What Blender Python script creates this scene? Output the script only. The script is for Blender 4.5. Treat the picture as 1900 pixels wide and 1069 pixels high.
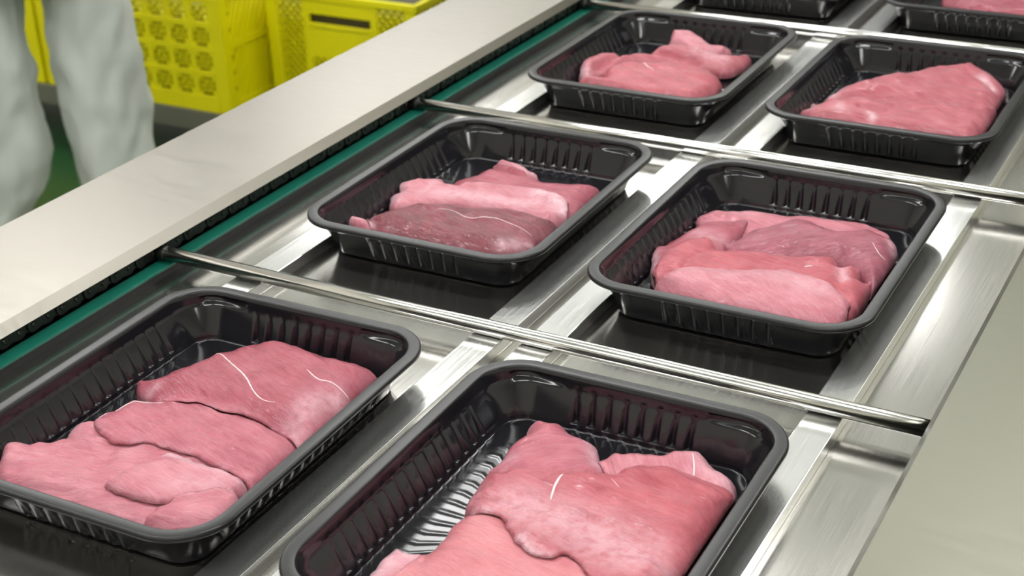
import bpy, bmesh, math, random
import numpy as np
from mathutils import Vector, Matrix, noise
from mathutils.geometry import delaunay_2d_cdt

scene = bpy.context.scene
COL = scene.collection
for o in list(bpy.data.objects):
    bpy.data.objects.remove(o)

# ------------------------------------------------------------------ camera, world, lights, exposure
CAM_H = 0.43758                                   # metres above the conveyor deck (z = 0)
FLOOR = -0.93
CEIL = 2.15
cd = bpy.data.cameras.new('camera')
cam = bpy.data.objects.new('camera', cd); COL.objects.link(cam)
cd.sensor_width = 36.0; cd.sensor_fit = 'HORIZONTAL'
cd.lens = 2741.07 / 1900 * 36.0
cd.clip_start = 0.02; cd.clip_end = 60
right = Vector((0.87717777, 0.47888252, -0.03508115))
down = Vector((0.18865513, -0.41090363, -0.89194588))
fwd = Vector((-0.44155227, 0.77577686, -0.45077917))
M = Matrix((right, -down, -fwd)).transposed().to_4x4()
M.translation = Vector((0, 0, CAM_H))
cam.matrix_world = M
cd.dof.use_dof = True
cd.dof.focus_distance = 0.82
cd.dof.aperture_fstop = 16.0
scene.camera = cam

w = bpy.data.worlds.new('world'); scene.world = w
w.use_nodes = True
bg = w.node_tree.nodes['Background']
bg.inputs[0].default_value = (1.0, 0.97, 0.92, 1); bg.inputs[1].default_value = 0.12

scene.view_settings.view_transform = 'Standard'
scene.view_settings.look = 'None'
scene.view_settings.exposure = 0.0
scene.view_settings.gamma = 1.0
scene.view_settings.use_curve_mapping = False

LAMP = 14.8                                        # radiance of the ceiling tubes' diffusers
LAMP_SPOTS = [(x, y) for x in (-3.4, -1.7, 0.0, 1.7) for y in (-1.25, 0.85, 2.95, 5.05)]

# ------------------------------------------------------------------ helpers
def link(o, parent=None):
    COL.objects.link(o)
    if parent is not None: o.parent = parent
    return o
def mesh(name, V, F, mat, smooth=True):
    me = bpy.data.meshes.new(name)
    me.from_pydata([tuple(v) for v in V], [], [tuple(f) for f in F])
    me.validate()
    if mat is not None: me.materials.append(mat)
    if smooth: me.polygons.foreach_set('use_smooth', [True] * len(me.polygons))
    me.update()
    return me
def obj(name, V, F, mat, parent=None, smooth=True):
    return link(bpy.data.objects.new(name, mesh(name, V, F, mat, smooth)), parent)
def tag(o, label=None, cat=None, group=None, kind=None):
    if label: o['label'] = label
    if cat: o['category'] = cat
    if group: o['group'] = group
    if kind: o['kind'] = kind
    return o
def empty(name, loc=(0, 0, 0), rz=0.0):
    o = bpy.data.objects.new(name, None); o.empty_display_size = 0.02
    o.location = loc; o.rotation_euler = (0, 0, rz)
    return link(o)
def kids(o): return [c for c in COL.objects if c.parent is o]
def copy_tree(o, parent=None):
    c = o.copy(); COL.objects.link(c)
    if parent is not None: c.parent = parent
    for k in kids(o): copy_tree(k, c)
    return c
class G:                                          # collects geometry for one mesh
    def __init__(s): s.V = []; s.F = []
    def add(s, V, F):
        n = len(s.V); s.V += [tuple(v) for v in V]; s.F += [tuple(i + n for i in f) for f in F]
        return s
    def box(s, x0, x1, y0, y1, z0, z1, bev=0.0):
        if bev <= 0:
            V = [(x, y, z) for z in (z0, z1) for y in (y0, y1) for x in (x0, x1)]
            F = [(0, 2, 3, 1), (4, 5, 7, 6), (0, 1, 5, 4), (2, 6, 7, 3), (0, 4, 6, 2), (1, 3, 7, 5)]
            return s.add(V, F)
        bm = bmesh.new(); bmesh.ops.create_cube(bm, size=1)
        for v in bm.verts:
            v.co = Vector(((x0 + x1) / 2 + v.co.x * (x1 - x0), (y0 + y1) / 2 + v.co.y * (y1 - y0), (z0 + z1) / 2 + v.co.z * (z1 - z0)))
        bmesh.ops.bevel(bm, geom=bm.edges[:], offset=bev, segments=2, affect='EDGES', profile=0.6)
        return s.bm(bm)
    def bm(s, bm):
        bm.verts.index_update()
        s.add([v.co[:] for v in bm.verts], [[v.index for v in f.verts] for f in bm.faces]); bm.free()
        return s
    def tube(s, pts, r, n=12, caps=True):
        pts = [Vector(p) for p in pts]; rs = r if isinstance(r, (list, tuple)) else [r] * len(pts)
        V = []; F = []
        for i, p in enumerate(pts):
            t = (pts[min(i + 1, len(pts) - 1)] - pts[max(i - 1, 0)]).normalized()
            a = t.orthogonal().normalized() if i == 0 else (a - t * a.dot(t)).normalized()
            b = t.cross(a)
            V += [p + (a * math.cos(k * 2 * math.pi / n) + b * math.sin(k * 2 * math.pi / n)) * rs[i] for k in range(n)]
        for i in range(len(pts) - 1):
            F += [(i * n + k, i * n + (k + 1) % n, (i + 1) * n + (k + 1) % n, (i + 1) * n + k) for k in range(n)]
        if caps:
            F.append(tuple(range(n))[::-1]); F.append(tuple((len(pts) - 1) * n + k for k in range(n)))
        return s.add(V, F)
    def bar(s, p, q, w, t, up=(0, 0, 1)):         # rectangular bar from p to q
        p = Vector(p); q = Vector(q); d = (q - p).normalized(); u = Vector(up); a = d.cross(u).normalized(); b = a.cross(d)
        V = [c + a * (w / 2 * i) + b * (t / 2 * j) for c in (p, q) for i, j in ((-1, -1), (1, -1), (1, 1), (-1, 1))]
        return s.add(V, [(3, 2, 1, 0), (4, 5, 6, 7), (0, 1, 5, 4), (1, 2, 6, 5), (2, 3, 7, 6), (3, 0, 4, 7)])
    def prism_y(s, prof, y0, y1):                 # closed (x,z) outline swept along y
        n = len(prof); V = [(x, y, z) for y in (y0, y1) for x, z in prof]
        F = [(k, (k + 1) % n, n + (k + 1) % n, n + k) for k in range(n)] + [tuple(range(n))[::-1], tuple(range(n, 2 * n))]
        return s.add(V, F)
    def out(s, name, mat, parent=None, smooth=False): return obj(name, s.V, s.F, mat, parent, smooth)

# ------------------------------------------------------------------ materials
def nt(name):
    m = bpy.data.materials.new(name); m.use_nodes = True
    n = m.node_tree; p = n.nodes['Principled BSDF']
    return m, n, p
def node(n, t, **k):
    x = n.nodes.new(t)
    for a, b in k.items(): setattr(x, a, b)
    return x
def setin(x, **k):
    for a, b in k.items(): x.inputs[a.replace('_', ' ')].default_value = b
def plain(name, col, rough=0.5, metal=0.0, spec=0.5, var=0.0, vscale=8.0, bump=0.0, bscale=200.0, coat=0.0, sss=0.0):
    m, n, p = nt(name)
    setin(p, Roughness=rough, Metallic=metal, Specular_IOR_Level=spec, Coat_Weight=coat)
    p.inputs['Base Color'].default_value = (*col, 1)
    tc = node(n, 'ShaderNodeTexCoord')
    if var > 0:
        nz = node(n, 'ShaderNodeTexNoise'); setin(nz, Scale=vscale, Detail=4.0)
        n.links.new(tc.outputs['Object'], nz.inputs['Vector'])
        mx = node(n, 'ShaderNodeMix', data_type='RGBA')
        mx.inputs['A'].default_value = (*[c * (1 - var) for c in col], 1); mx.inputs['B'].default_value = (*[min(1, c * (1 + var)) for c in col], 1)
        n.links.new(nz.outputs['Fac'], mx.inputs['Factor']); n.links.new(mx.outputs['Result'], p.inputs['Base Color'])
    if bump > 0:
        nb = node(n, 'ShaderNodeTexNoise'); setin(nb, Scale=bscale, Detail=3.0)
        n.links.new(tc.outputs['Object'], nb.inputs['Vector'])
        b = node(n, 'ShaderNodeBump'); setin(b, Strength=bump, Distance=0.001)
        n.links.new(nb.outputs['Fac'], b.inputs['Height']); n.links.new(b.outputs['Normal'], p.inputs['Normal'])
    return m
def brushed(name, col, rough, stretch, bump=0.05, aniso=0.0, rvar=0.08, cvar=0.06, smear=0.0, haze=0.0):
    """steel with fine grinding lines; stretch = noise scale per axis"""
    m, n, p = nt(name)
    setin(p, Metallic=1.0, Roughness=rough)
    tc = node(n, 'ShaderNodeTexCoord'); mp = node(n, 'ShaderNodeMapping')
    mp.inputs['Scale'].default_value = stretch
    n.links.new(tc.outputs['Object'], mp.inputs['Vector'])
    nz = node(n, 'ShaderNodeTexNoise'); setin(nz, Scale=1.0, Detail=5.0, Roughness=0.65)
    n.links.new(mp.outputs['Vector'], nz.inputs['Vector'])
    big = node(n, 'ShaderNodeTexNoise'); setin(big, Scale=9.0, Detail=3.0)
    n.links.new(tc.outputs['Object'], big.inputs['Vector'])
    mr = node(n, 'ShaderNodeMapRange'); setin(mr, From_Min=0.3, From_Max=0.7, To_Min=rough - rvar, To_Max=rough + rvar)
    n.links.new(nz.outputs['Fac'], mr.inputs['Value'])
    ad = node(n, 'ShaderNodeMath', operation='MULTIPLY_ADD'); ad.inputs[1].default_value = smear; 
    n.links.new(big.outputs['Fac'], ad.inputs[0]); n.links.new(mr.outputs['Result'], ad.inputs[2])
    n.links.new(ad.outputs[0], p.inputs['Roughness'])
    mx = node(n, 'ShaderNodeMix', data_type='RGBA')
    mx.inputs['A'].default_value = (*[c * (1 - cvar) for c in col], 1); mx.inputs['B'].default_value = (*[min(1, c * (1 + cvar)) for c in col], 1)
    n.links.new(nz.outputs['Fac'], mx.inputs['Factor']); n.links.new(mx.outputs['Result'], p.inputs['Base Color'])
    b = node(n, 'ShaderNodeBump'); setin(b, Strength=bump, Distance=0.0005)
    n.links.new(nz.outputs['Fac'], b.inputs['Height']); n.links.new(b.outputs['Normal'], p.inputs['Normal'])
    if haze > 0:                                  # ground steel: a tight lobe plus a broad one
        g = node(n, 'ShaderNodeBsdfAnisotropic'); g.inputs['Roughness'].default_value = 0.48
        n.links.new(mx.outputs['Result'], g.inputs['Color'])
        ms = node(n, 'ShaderNodeMixShader'); ms.inputs[0].default_value = haze
        n.links.new(p.outputs[0], ms.inputs[1]); n.links.new(g.outputs[0], ms.inputs[2])
        n.links.new(ms.outputs[0], n.nodes['Material Output'].inputs['Surface'])
    return m
def emit(name, col, strength):
    m, n, p = nt(name)
    p.inputs['Base Color'].default_value = (0.8, 0.8, 0.8, 1)
    p.inputs['Emission Color'].default_value = (*col, 1); p.inputs['Emission Strength'].default_value = strength
    return m

MAT = dict(
    wall_cream=plain('wall_cream_paint', (0.78, 0.73, 0.65), 0.6, var=0.03, vscale=2),
    wall_white=plain('wall_white_panel', (0.82, 0.81, 0.79), 0.5, var=0.03, vscale=2),
    ceiling=plain('ceiling_white', (0.88, 0.88, 0.87), 0.8, var=0.02, vscale=1),
    floor=plain('green_floor_coating', (0.012, 0.066, 0.018), 0.35, var=0.35, vscale=3, bump=0.15, bscale=60),
    lamp=emit('lamp_diffuser', (1.0, 0.995, 0.99), LAMP),
    lamp_body=plain('lamp_housing', (0.8, 0.8, 0.8), 0.4, var=0.02),
    deck=brushed('brushed_deck_steel', (0.56, 0.545, 0.51), 0.15, (900, 14, 40), 0.02, rvar=0.04, cvar=0.05, haze=0.08),
    strip=brushed('satin_guide_steel', (0.75, 0.75, 0.73), 0.16, (900, 10, 40), 0.02, haze=0.22, rvar=0.05, cvar=0.03),
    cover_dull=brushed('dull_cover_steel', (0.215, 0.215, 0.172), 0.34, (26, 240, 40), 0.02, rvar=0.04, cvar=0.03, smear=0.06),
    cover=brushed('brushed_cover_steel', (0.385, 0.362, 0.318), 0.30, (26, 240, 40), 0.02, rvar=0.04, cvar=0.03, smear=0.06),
    bar=brushed('polished_bar_steel', (0.92, 0.91, 0.89), 0.16, (60, 900, 900), 0.015, rvar=0.03, cvar=0.03),
    machine=brushed('machine_panel_steel', (0.42, 0.42, 0.36), 0.45, (20, 20, 300), 0.02),
    dark_panel=plain('dark_machine_panel', (0.035, 0.035, 0.035), 0.5, var=0.1),
    dark=plain('dark_rubber', (0.012, 0.012, 0.012), 0.6, var=0.2, vscale=30),
    chain=plain('oiled_black_chain', (0.045, 0.045, 0.04), 0.28, metal=0.7, var=0.3, vscale=80),
    green=plain('green_wear_plastic', (0.003, 0.115, 0.078), 0.42, var=0.12, vscale=40, bump=0.05),
    tray=plain('black_tray_plastic', (0.0095, 0.0088, 0.0112), 0.13, spec=0.6, var=0.15, vscale=40),
    rim=plain('black_tray_rim_plastic', (0.010, 0.0098, 0.010), 0.28, spec=0.42, var=0.15, vscale=40),
    yellow=plain('yellow_crate_plastic', (0.93, 0.835, 0.001), 0.42, var=0.06, vscale=12, bump=0.05),
    shade_box=plain('olive_crate_shade', (0.11, 0.10, 0.008), 0.6, var=0.25, vscale=6),  # shade inside the crates, put into a dark olive colour
    contents=plain('brown_contents_shade', (0.09, 0.075, 0.04), 0.6, var=0.3, vscale=6),  # brown contents, with the crate's inner shade put into the colour
    dolly=plain('grey_dolly_plastic', (0.16, 0.16, 0.12), 0.55, var=0.15, vscale=10),
    trousers=plain('white_work_cotton', (0.69, 0.72, 0.68), 0.85, var=0.05, vscale=14, bump=0.25, bscale=500),
    coat=plain('white_coat_cotton', (0.74, 0.75, 0.73), 0.85, var=0.04, vscale=14, bump=0.25, bscale=500),
    skin=plain('skin', (0.56, 0.33, 0.24), 0.5, var=0.06, vscale=30, sss=0.1),
    boot=plain('white_rubber_boot', (0.62, 0.60, 0.52), 0.45, var=0.05, vscale=20),
    hair=plain('brown_hair', (0.06, 0.035, 0.02), 0.6, var=0.3, vscale=120),
    eye=plain('eye_white', (0.8, 0.8, 0.78), 0.2, var=0.02),
    iris=plain('iris_brown', (0.05, 0.03, 0.02), 0.2, var=0.1),
    lips=plain('lips', (0.42, 0.16, 0.13), 0.45, var=0.05),
)

# ------------------------------------------------------------------ room
X0, X1, Y0, Y1 = -5.2, 3.6, -3.2, 7.0
def slab(name, x0, x1, y0, y1, z0, z1, mat): return tag(G().box(x0, x1, y0, y1, z0, z1).out(name, mat), kind='structure')
slab('floor', X0, X1, Y0, Y1, FLOOR - 0.1, FLOOR, MAT['floor'])
slab('ceiling', X0, X1, Y0, Y1, CEIL, CEIL + 0.1, MAT['ceiling'])
slab('wall_left', X0 - 0.1, X0, Y0, Y1, FLOOR - 0.1, CEIL + 0.1, MAT['wall_cream'])
slab('wall_right', X1, X1 + 0.1, Y0, Y1, FLOOR - 0.1, CEIL + 0.1, MAT['wall_cream'])
slab('wall_back', X0 - 0.1, X1 + 0.1, Y1, Y1 + 0.1, FLOOR - 0.1, CEIL + 0.1, MAT['wall_white'])
slab('wall_front', X0 - 0.1, X1 + 0.1, Y0 - 0.1, Y0, FLOOR - 0.1, CEIL + 0.1, MAT['wall_cream'])
lampo = None
for i, (x, y) in enumerate(LAMP_SPOTS):
    if lampo is None:
        lampo = empty('ceiling_light', (x, y, CEIL))
        tag(lampo, 'long white strip light fixed under the white ceiling', 'light', 'strip lights under the ceiling')
        G().box(-0.66, 0.66, -0.17, 0.17, -0.05, 0.0, 0.006).out('housing', MAT['lamp_body'], lampo)
        G().box(-0.62, 0.62, -0.14, 0.14, -0.115, -0.051, 0.01).out('diffuser', MAT['lamp'], lampo)
    else:
        c = copy_tree(lampo); c.location = (x, y, CEIL)

# ------------------------------------------------------------------ conveyor: deck, guide strips, chain side
CY0, CY1 = 0.12, 2.30                             # length of the conveyor along y
SH = 0.0080                                       # height of the guide strips above the deck
conv = empty('conveyor', (-0.40, 1.0, FLOOR))
tag(conv, 'brushed steel tray conveyor with four raised guide strips and a green wear strip', 'conveyor')
def cpart(g, name, mat, parent=conv, smooth=False):
    o = g.out(name, mat, parent, smooth); 
    if parent is conv: o.location = (0.40, -1.0, -FLOOR)
    return o
cpart(G().box(-0.700, -0.060, CY0, CY1, -0.004, 0.0), 'deck', MAT['deck'])
for x0, x1 in ((-0.5958, -0.5751), (-0.4137, -0.3930), (-0.3805, -0.3590), (-0.2025, -0.1827)):
    cpart(G().box(x0, x1, CY0, CY1, 0.0, SH, 0.0005), 'guide_strip', MAT['strip'])
gs = cpart(G().box(-0.6610, -0.6490, CY0, CY1, 0.0062, 0.0080, 0.0004), 'wear_strip', MAT['green']); gs['label'] = 'green plastic wear strip beside the chain'
cpart(G().box(-0.6605, -0.6515, CY0, CY1, 0.0, 0.0060), 'strip_support', MAT['dark'])
cpart(G().box(-0.700, -0.690, CY0, CY1, 0.0, 0.020), 'side_channel', MAT['dark'])
cpart(G().box(-0.700, -0.690, CY0, CY1, -0.20, -0.0042), 'side_skirt', MAT['cover'])
cpart(G().box(-0.070, -0.060, CY0, CY1, -0.20, -0.0042), 'side_skirt', MAT['cover'])
for x in (-0.66, -0.10):
    for y in (0.25, 2.15):
        cpart(G().box(x - 0.02, x + 0.02, y - 0.02, y + 0.02, FLOOR, -0.0042), 'leg', MAT['cover'])

def cover(name, label, xe, sgn, xo, mat):              # folded cover plate: lip, sloped edge, flat top, outer flange
    c = empty(name, (xe, CY0, 0.020)); tag(c, label, 'cover plate')
    t = 0.0015; xf = xe - sgn * 0.0045; zl, zf = 0.0207, 0.0275
    V = []; F = []
    prof = [(xe, zl), (xf, zf), (xo, zf), (xo, zf - 0.05)]
    inn = [(xo + sgn * t, zf - 0.05), (xo + sgn * t, zf - t), (xf - sgn * 0.0005, zf - t), (xe - sgn * t, zl)]
    g = G().prism_y([(x - xe, z - 0.020) for x, z in prof[1:] + inn[:3]], 0, CY1 - CY0); g.out('top_plate', mat, c)
    G().prism_y([(0, zl - 0.02), (xf - xe, zf - 0.02), (xf - xe - sgn * 0.0012, zf - 0.0208), (-sgn * 0.0012, zl - 0.0205)], 0, CY1 - CY0).out('folded_lip', mat, c)
    return c
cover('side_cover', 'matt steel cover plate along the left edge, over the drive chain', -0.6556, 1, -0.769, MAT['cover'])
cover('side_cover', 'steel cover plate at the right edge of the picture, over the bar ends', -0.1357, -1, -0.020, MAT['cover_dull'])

# drive chain
chain = empty('drive_chain', (-0.6662, CY0 + 0.02, 0.0134))
tag(chain, 'black roller chain running under the lip of the left cover plate', 'chain')
PITCH = 0.0124
def plate_pts(r, waist, n=9):
    pts = []
    for cy, a0 in ((0, 90), (PITCH, -90)):
        for k in range(n):
            a = math.radians(a0 + 180 * k / (n - 1)) if cy == 0 else math.radians(a0 + 180 * k / (n - 1))
            pts.append((cy + (r * math.cos(a)), r * math.sin(a)))
        pts.append((PITCH / 2, -waist if cy == 0 else waist))
    return pts
def plate(g, x0, x1, r, waist):
    P = plate_pts(r, waist); n = len(P)
    V = [(x, y, z) for x in (x0, x1) for y, z in P]
    g.add(V, [(k, (k + 1) % n, n + (k + 1) % n, n + k) for k in range(n)] + [tuple(range(n))[::-1], tuple(range(n, 2 * n))])
go = G()
for s in (-1, 1): plate(go, s * 0.0026, s * 0.0035, 0.0052, 0.0036)
for y in (0, PITCH): go.tube([(-0.0045, y, 0), (0.0040, y, 0), (0.0045, y, 0)], [0.0019, 0.0019, 0.0014], 10)
gi = G()
for s in (-1, 1): plate(gi, s * 0.0016, s * 0.0024, 0.0052, 0.0036)
for y in (0, PITCH): gi.tube([(-0.0016, y, 0), (0.0016, y, 0)], 0.0040, 10)
mo = mesh('chain_link', go.V, go.F, MAT['chain'], False); mi = mesh('chain_link', gi.V, gi.F, MAT['chain'], False)
k = 0
while True:
    y = CY0 + 0.02 + k * PITCH
    if y > 1.75: break
    o = link(bpy.data.objects.new('chain_link', mo if k % 2 == 0 else mi), chain); o.location = (0, k * PITCH, 0); k += 1

# pusher bars
bar0 = None
for i, (y, lab) in enumerate(((0.6777, 'polished round steel pusher bar nearest the viewer, behind the front-row trays'),
                    (1.0029, 'polished round steel pusher bar between the second-row and third-row trays'),
                    (1.3272, 'polished round steel pusher bar farthest away, behind the third-row trays'))):
    if bar0 is None:
        b = bar0 = empty('pusher_bar', (-0.66, y, 0.0132))
        G().tube([(-0.0065, 0, 0), (0.56, 0, 0)], 0.0050, 24).out('rod', MAT['bar'], b, True)
        gp = G().tube([(-0.0030, 0, 0), (-0.0026, 0, 0), (0.0050, 0, 0), (0.0055, 0, 0)], [0.0050, 0.0054, 0.0054, 0.0051], 20).out('end_sleeve', MAT['chain'], b, True)
    else:
        b = copy_tree(bar0); b.location = (-0.66, y, 0.0132)
    tag(b, lab, 'bar', 'pusher bars across the conveyor')

# sealing machine at the far end of the line (seen in the reflections)
mc = empty('packing_machine', (-0.6, 2.35, FLOOR)); tag(mc, 'grey steel packing machine housing at the far end of the conveyor', 'machine')
def mpart(g, n, m): 
    o = g.out(n, m, mc); o.location = (0.6, -2.35, -FLOOR); return o
mpart(G().box(-1.36, -0.80, 2.32, 3.6, FLOOR, 0.55, 0.01), 'side_housing', MAT['machine'])
mpart(G().box(0.02, 0.70, 2.32, 3.6, FLOOR, 1.35, 0.01), 'side_housing', MAT['machine'])
mpart(G().box(-0.36, 0.02, 2.33, 3.6, 0.47, 1.35, 0.01), 'reflection_block', MAT['machine'])  # unseen block, added so the right cover reflects something grey
mpart(G().box(-0.80, 0.02, 2.32, 3.6, 0.16, 0.47, 0.01), 'top_housing', MAT['dark_panel'])
mpart(G().box(-0.80, 0.02, 2.60, 2.62, -0.05, 0.16), 'tunnel_curtain', MAT['dark'])

# ------------------------------------------------------------------ black plastic trays
H = 0.0296; HX, HY, R0 = 0.0890, 0.1138, 0.032; FL = 0.0025   # FL: the rim is wider along the long sides
def perimeter():
    """list of (corner/straight kind, position) shared by every inset: (axis point, unit outward normal, corner centre, rib weight, lug weight)"""
    P = []
    sx, sy = HX - R0, HY - R0
    def straight(ax, n):
        half = sx if ax in (0, 2) else sy
        m = int(round(2 * half / 0.00078))
        ribs = 8 if ax in (0, 2) else 15; pit = 0.0094
        for k in range(m):
            u = -half + 2 * half * k / m
            rib = 1.0
            for j in range(ribs):
                c = (j - (ribs - 1) / 2) * pit
                rib = min(rib, abs(u - c))
            e = half - abs(u)
            P.append((ax, u, n, rib, max(0.0, 1 - e / 0.018) ** 0.7 if (ax == 0 or ax == 2) else 0.0))
    def corner(ax, a0):
        for k in range(15):
            a = a0 + 90 * k / 15
            # the lug pocket sits on the short-side half of each corner
            f = k / 15 if ax in (1, 3) else 1 - k / 15
            P.append(('c' + str(ax), math.radians(a), None, 1.0, 1.0 if f > 0.62 else 0.0))
    straight(0, (0, -1)); corner(0, -90); straight(1, (1, 0)); corner(1, 0)
    straight(2, (0, 1)); corner(2, 90); straight(3, (-1, 0)); corner(3, 180)
    return P
PER = perimeter()
def ring(inset, z, rib=0.0, ribz=0.0, lug=0.0, w=0.0023, fl=0.0):
    sx, sy = HX - R0 + fl, HY - R0
    cx, cy, r = sx, sy, R0 - inset
    out = []
    for ax, u, n, du, lw in PER:
        rw = math.cos(du / w * math.pi / 2) * (0.45 if ax in (1, 3) else 1.0) if du < w else 0.0
        if n is not None:
            d = (R0 - inset) + rw * rib + lw * lug
            if ax in (0, 2): u = u * sx / (HX - R0)
            if ax == 0: p = (u, -(cy + d))
            elif ax == 1: p = (cx + d, u)
            elif ax == 2: p = (-u, cy + d)
            else: p = (-(cx + d), -u)
        else:
            i = int(ax[1]); c = [(cx, -cy), (cx, cy), (-cx, cy), (-cx, -cy)][i]
            d = r + lw * lug
            p = (c[0] + d * math.cos(u), c[1] + d * math.sin(u))
        out.append((p[0], p[1], z + rw * ribz))
    return out
def loft(rows, cap=True):
    n = len(PER); V = [v for r in rows for v in r]; F = []
    for i in range(len(rows) - 1):
        F += [(i * n + k, i * n + (k + 1) % n, (i + 1) * n + (k + 1) % n, (i + 1) * n + k) for k in range(n)]
    if cap:
        V.append((0, 0, rows[-1][0][2])); c = len(V) - 1; b = (len(rows) - 1) * n
        F += [(b + k, b + (k + 1) % n, c) for k in range(n)]
    return V, F
mm = 0.001
rows = [ring(7.9 * mm, H - 0.9 * mm, fl=FL), ring(8.4 * mm, H - 2.2 * mm, fl=FL), ring(8.6 * mm, H - 3.0 * mm, lug=0.0, fl=FL), ring(8.65 * mm, H - 3.2 * mm, lug=2.2 * mm, fl=FL),
        ring(8.9 * mm, H - 4.6 * mm, 0.0, lug=2.2 * mm, fl=FL), ring(9.2 * mm, H - 6.0 * mm, 0.1 * mm, lug=1.9 * mm, fl=FL), ring(9.35 * mm, H - 6.9 * mm, 0.3 * mm, lug=1.7 * mm, fl=FL),
        ring(9.5 * mm, H - 7.5 * mm, 0.5 * mm, lug=0.0, fl=FL)]
for f in (0.12, 0.3, 0.5, 0.7, 0.88, 1.0):         # ribs: wedges that widen and stand out further towards the foot of the wall
    rows.append(ring((9.5 + 6.9 * f) * mm, H - 7.5 * mm + f * (4.8 * mm - (H - 7.5 * mm)), (0.4 + 2.7 * f) * mm, w=(1.3 + 1.2 * f) * mm, fl=FL * (1 - f) ** 1.5))
rows += [ring(16.5 * mm, 4.45 * mm, 2.9 * mm, w=2.5 * mm), ring(16.6 * mm, 4.25 * mm, 1.0 * mm, w=2.4 * mm), ring(16.8 * mm, 3.4 * mm, 0.8 * mm, w=2.4 * mm), ring(17.3 * mm, 1.9 * mm, 0.8 * mm, w=2.4 * mm), ring(17.5 * mm, 1.4 * mm, 0.7 * mm), ring(17.8 * mm, 1.12 * mm, 0.6 * mm), ring(18.2 * mm, 1.0 * mm, 0.4 * mm), ring(18.8 * mm, 0.97 * mm, 0.2 * mm),
         ring(20 * mm, 0.95 * mm), ring(22 * mm, 0.95 * mm, 0, 0.08 * mm), ring(24 * mm, 0.95 * mm, 0, 0.25 * mm), ring(27 * mm, 0.95 * mm, 0, 0.38 * mm), ring(31 * mm, 0.95 * mm, 0, 0.38 * mm)]
def floor_ring(k, ribz):                          # past the corner centres the outline just shrinks
    base = ring(31 * mm, 0.95 * mm, 0, ribz)
    return [(x * k, y * k, z) for x, y, z in base]
rows += [floor_ring(0.93, 0.36 * mm), floor_ring(0.85, 0.28 * mm), floor_ring(0.79, 0.1 * mm), floor_ring(0.76, 0.0)]
tV, tF = loft(rows)
rrows = [ring(a * mm, H + b * mm, fl=FL) for a, b in ((8.1, -1.5), (7.75, -0.7), (7.4, -0.2), (7.15, -0.04), (6.8, 0), (4.0, 0.03), (1.7, 0), (1.35, -0.03), (0.95, -0.13),
         (0.55, -0.4), (0.2, -0.95), (0.03, -1.7), (0, -2.5), (0.08, -2.8), (0.3, -2.95), (0.9, -3.0), (1.1, -2.6), (1.2, -1.0))]
rV, rF = loft(rrows, False)
tray_me = mesh('tray_body', tV, tF, MAT['tray']); rim_me = mesh('rim', rV, rF, MAT['rim'])
def tray(label, x, y, yaw):
    t = empty('meat_tray', (x, y, 0.0), math.radians(yaw))
    tag(t, label, 'tray', 'black meat trays on the conveyor')
    b = link(bpy.data.objects.new('tray_body', tray_me), t)
    link(bpy.data.objects.new('rim', rim_me), t)
    return t
SU = 0.408
TRAYS = {
    'A': (-0.4974, 1.268 * SU, 1.2, 'black plastic meat tray at the lower left, front-row left tray'),
    'D': (-0.2794, 1.268 * SU, 0.7, 'black plastic meat tray at the bottom, cut by the frame, front-row right tray'),
    'B': (-0.4992, 2.072 * SU, 0.5, 'black plastic meat tray holding the darkest steak, second-row left tray'),
    'C': (-0.2824, 2.066 * SU, 0.4, 'full black plastic meat tray in the centre right, second-row right tray'),
    'E': (-0.4990, 2.866 * SU, 0.4, 'black plastic meat tray beyond the second bar beside the chain, third-row left tray'),
    'F': (-0.2828, 2.862 * SU, 0.3, 'black plastic meat tray at the upper right edge, third-row right tray'),
    'G': (-0.4985, 3.675 * SU, 0.3, 'dark black plastic tray at the top edge, left of the two farthest trays'),
    'H': (-0.2828, 3.675 * SU, 0.3, 'dark black plastic tray in the top right corner with meat just showing'),
}
for k, (x, y, a, lab) in TRAYS.items(): tray(lab, x, y, a)

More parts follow.
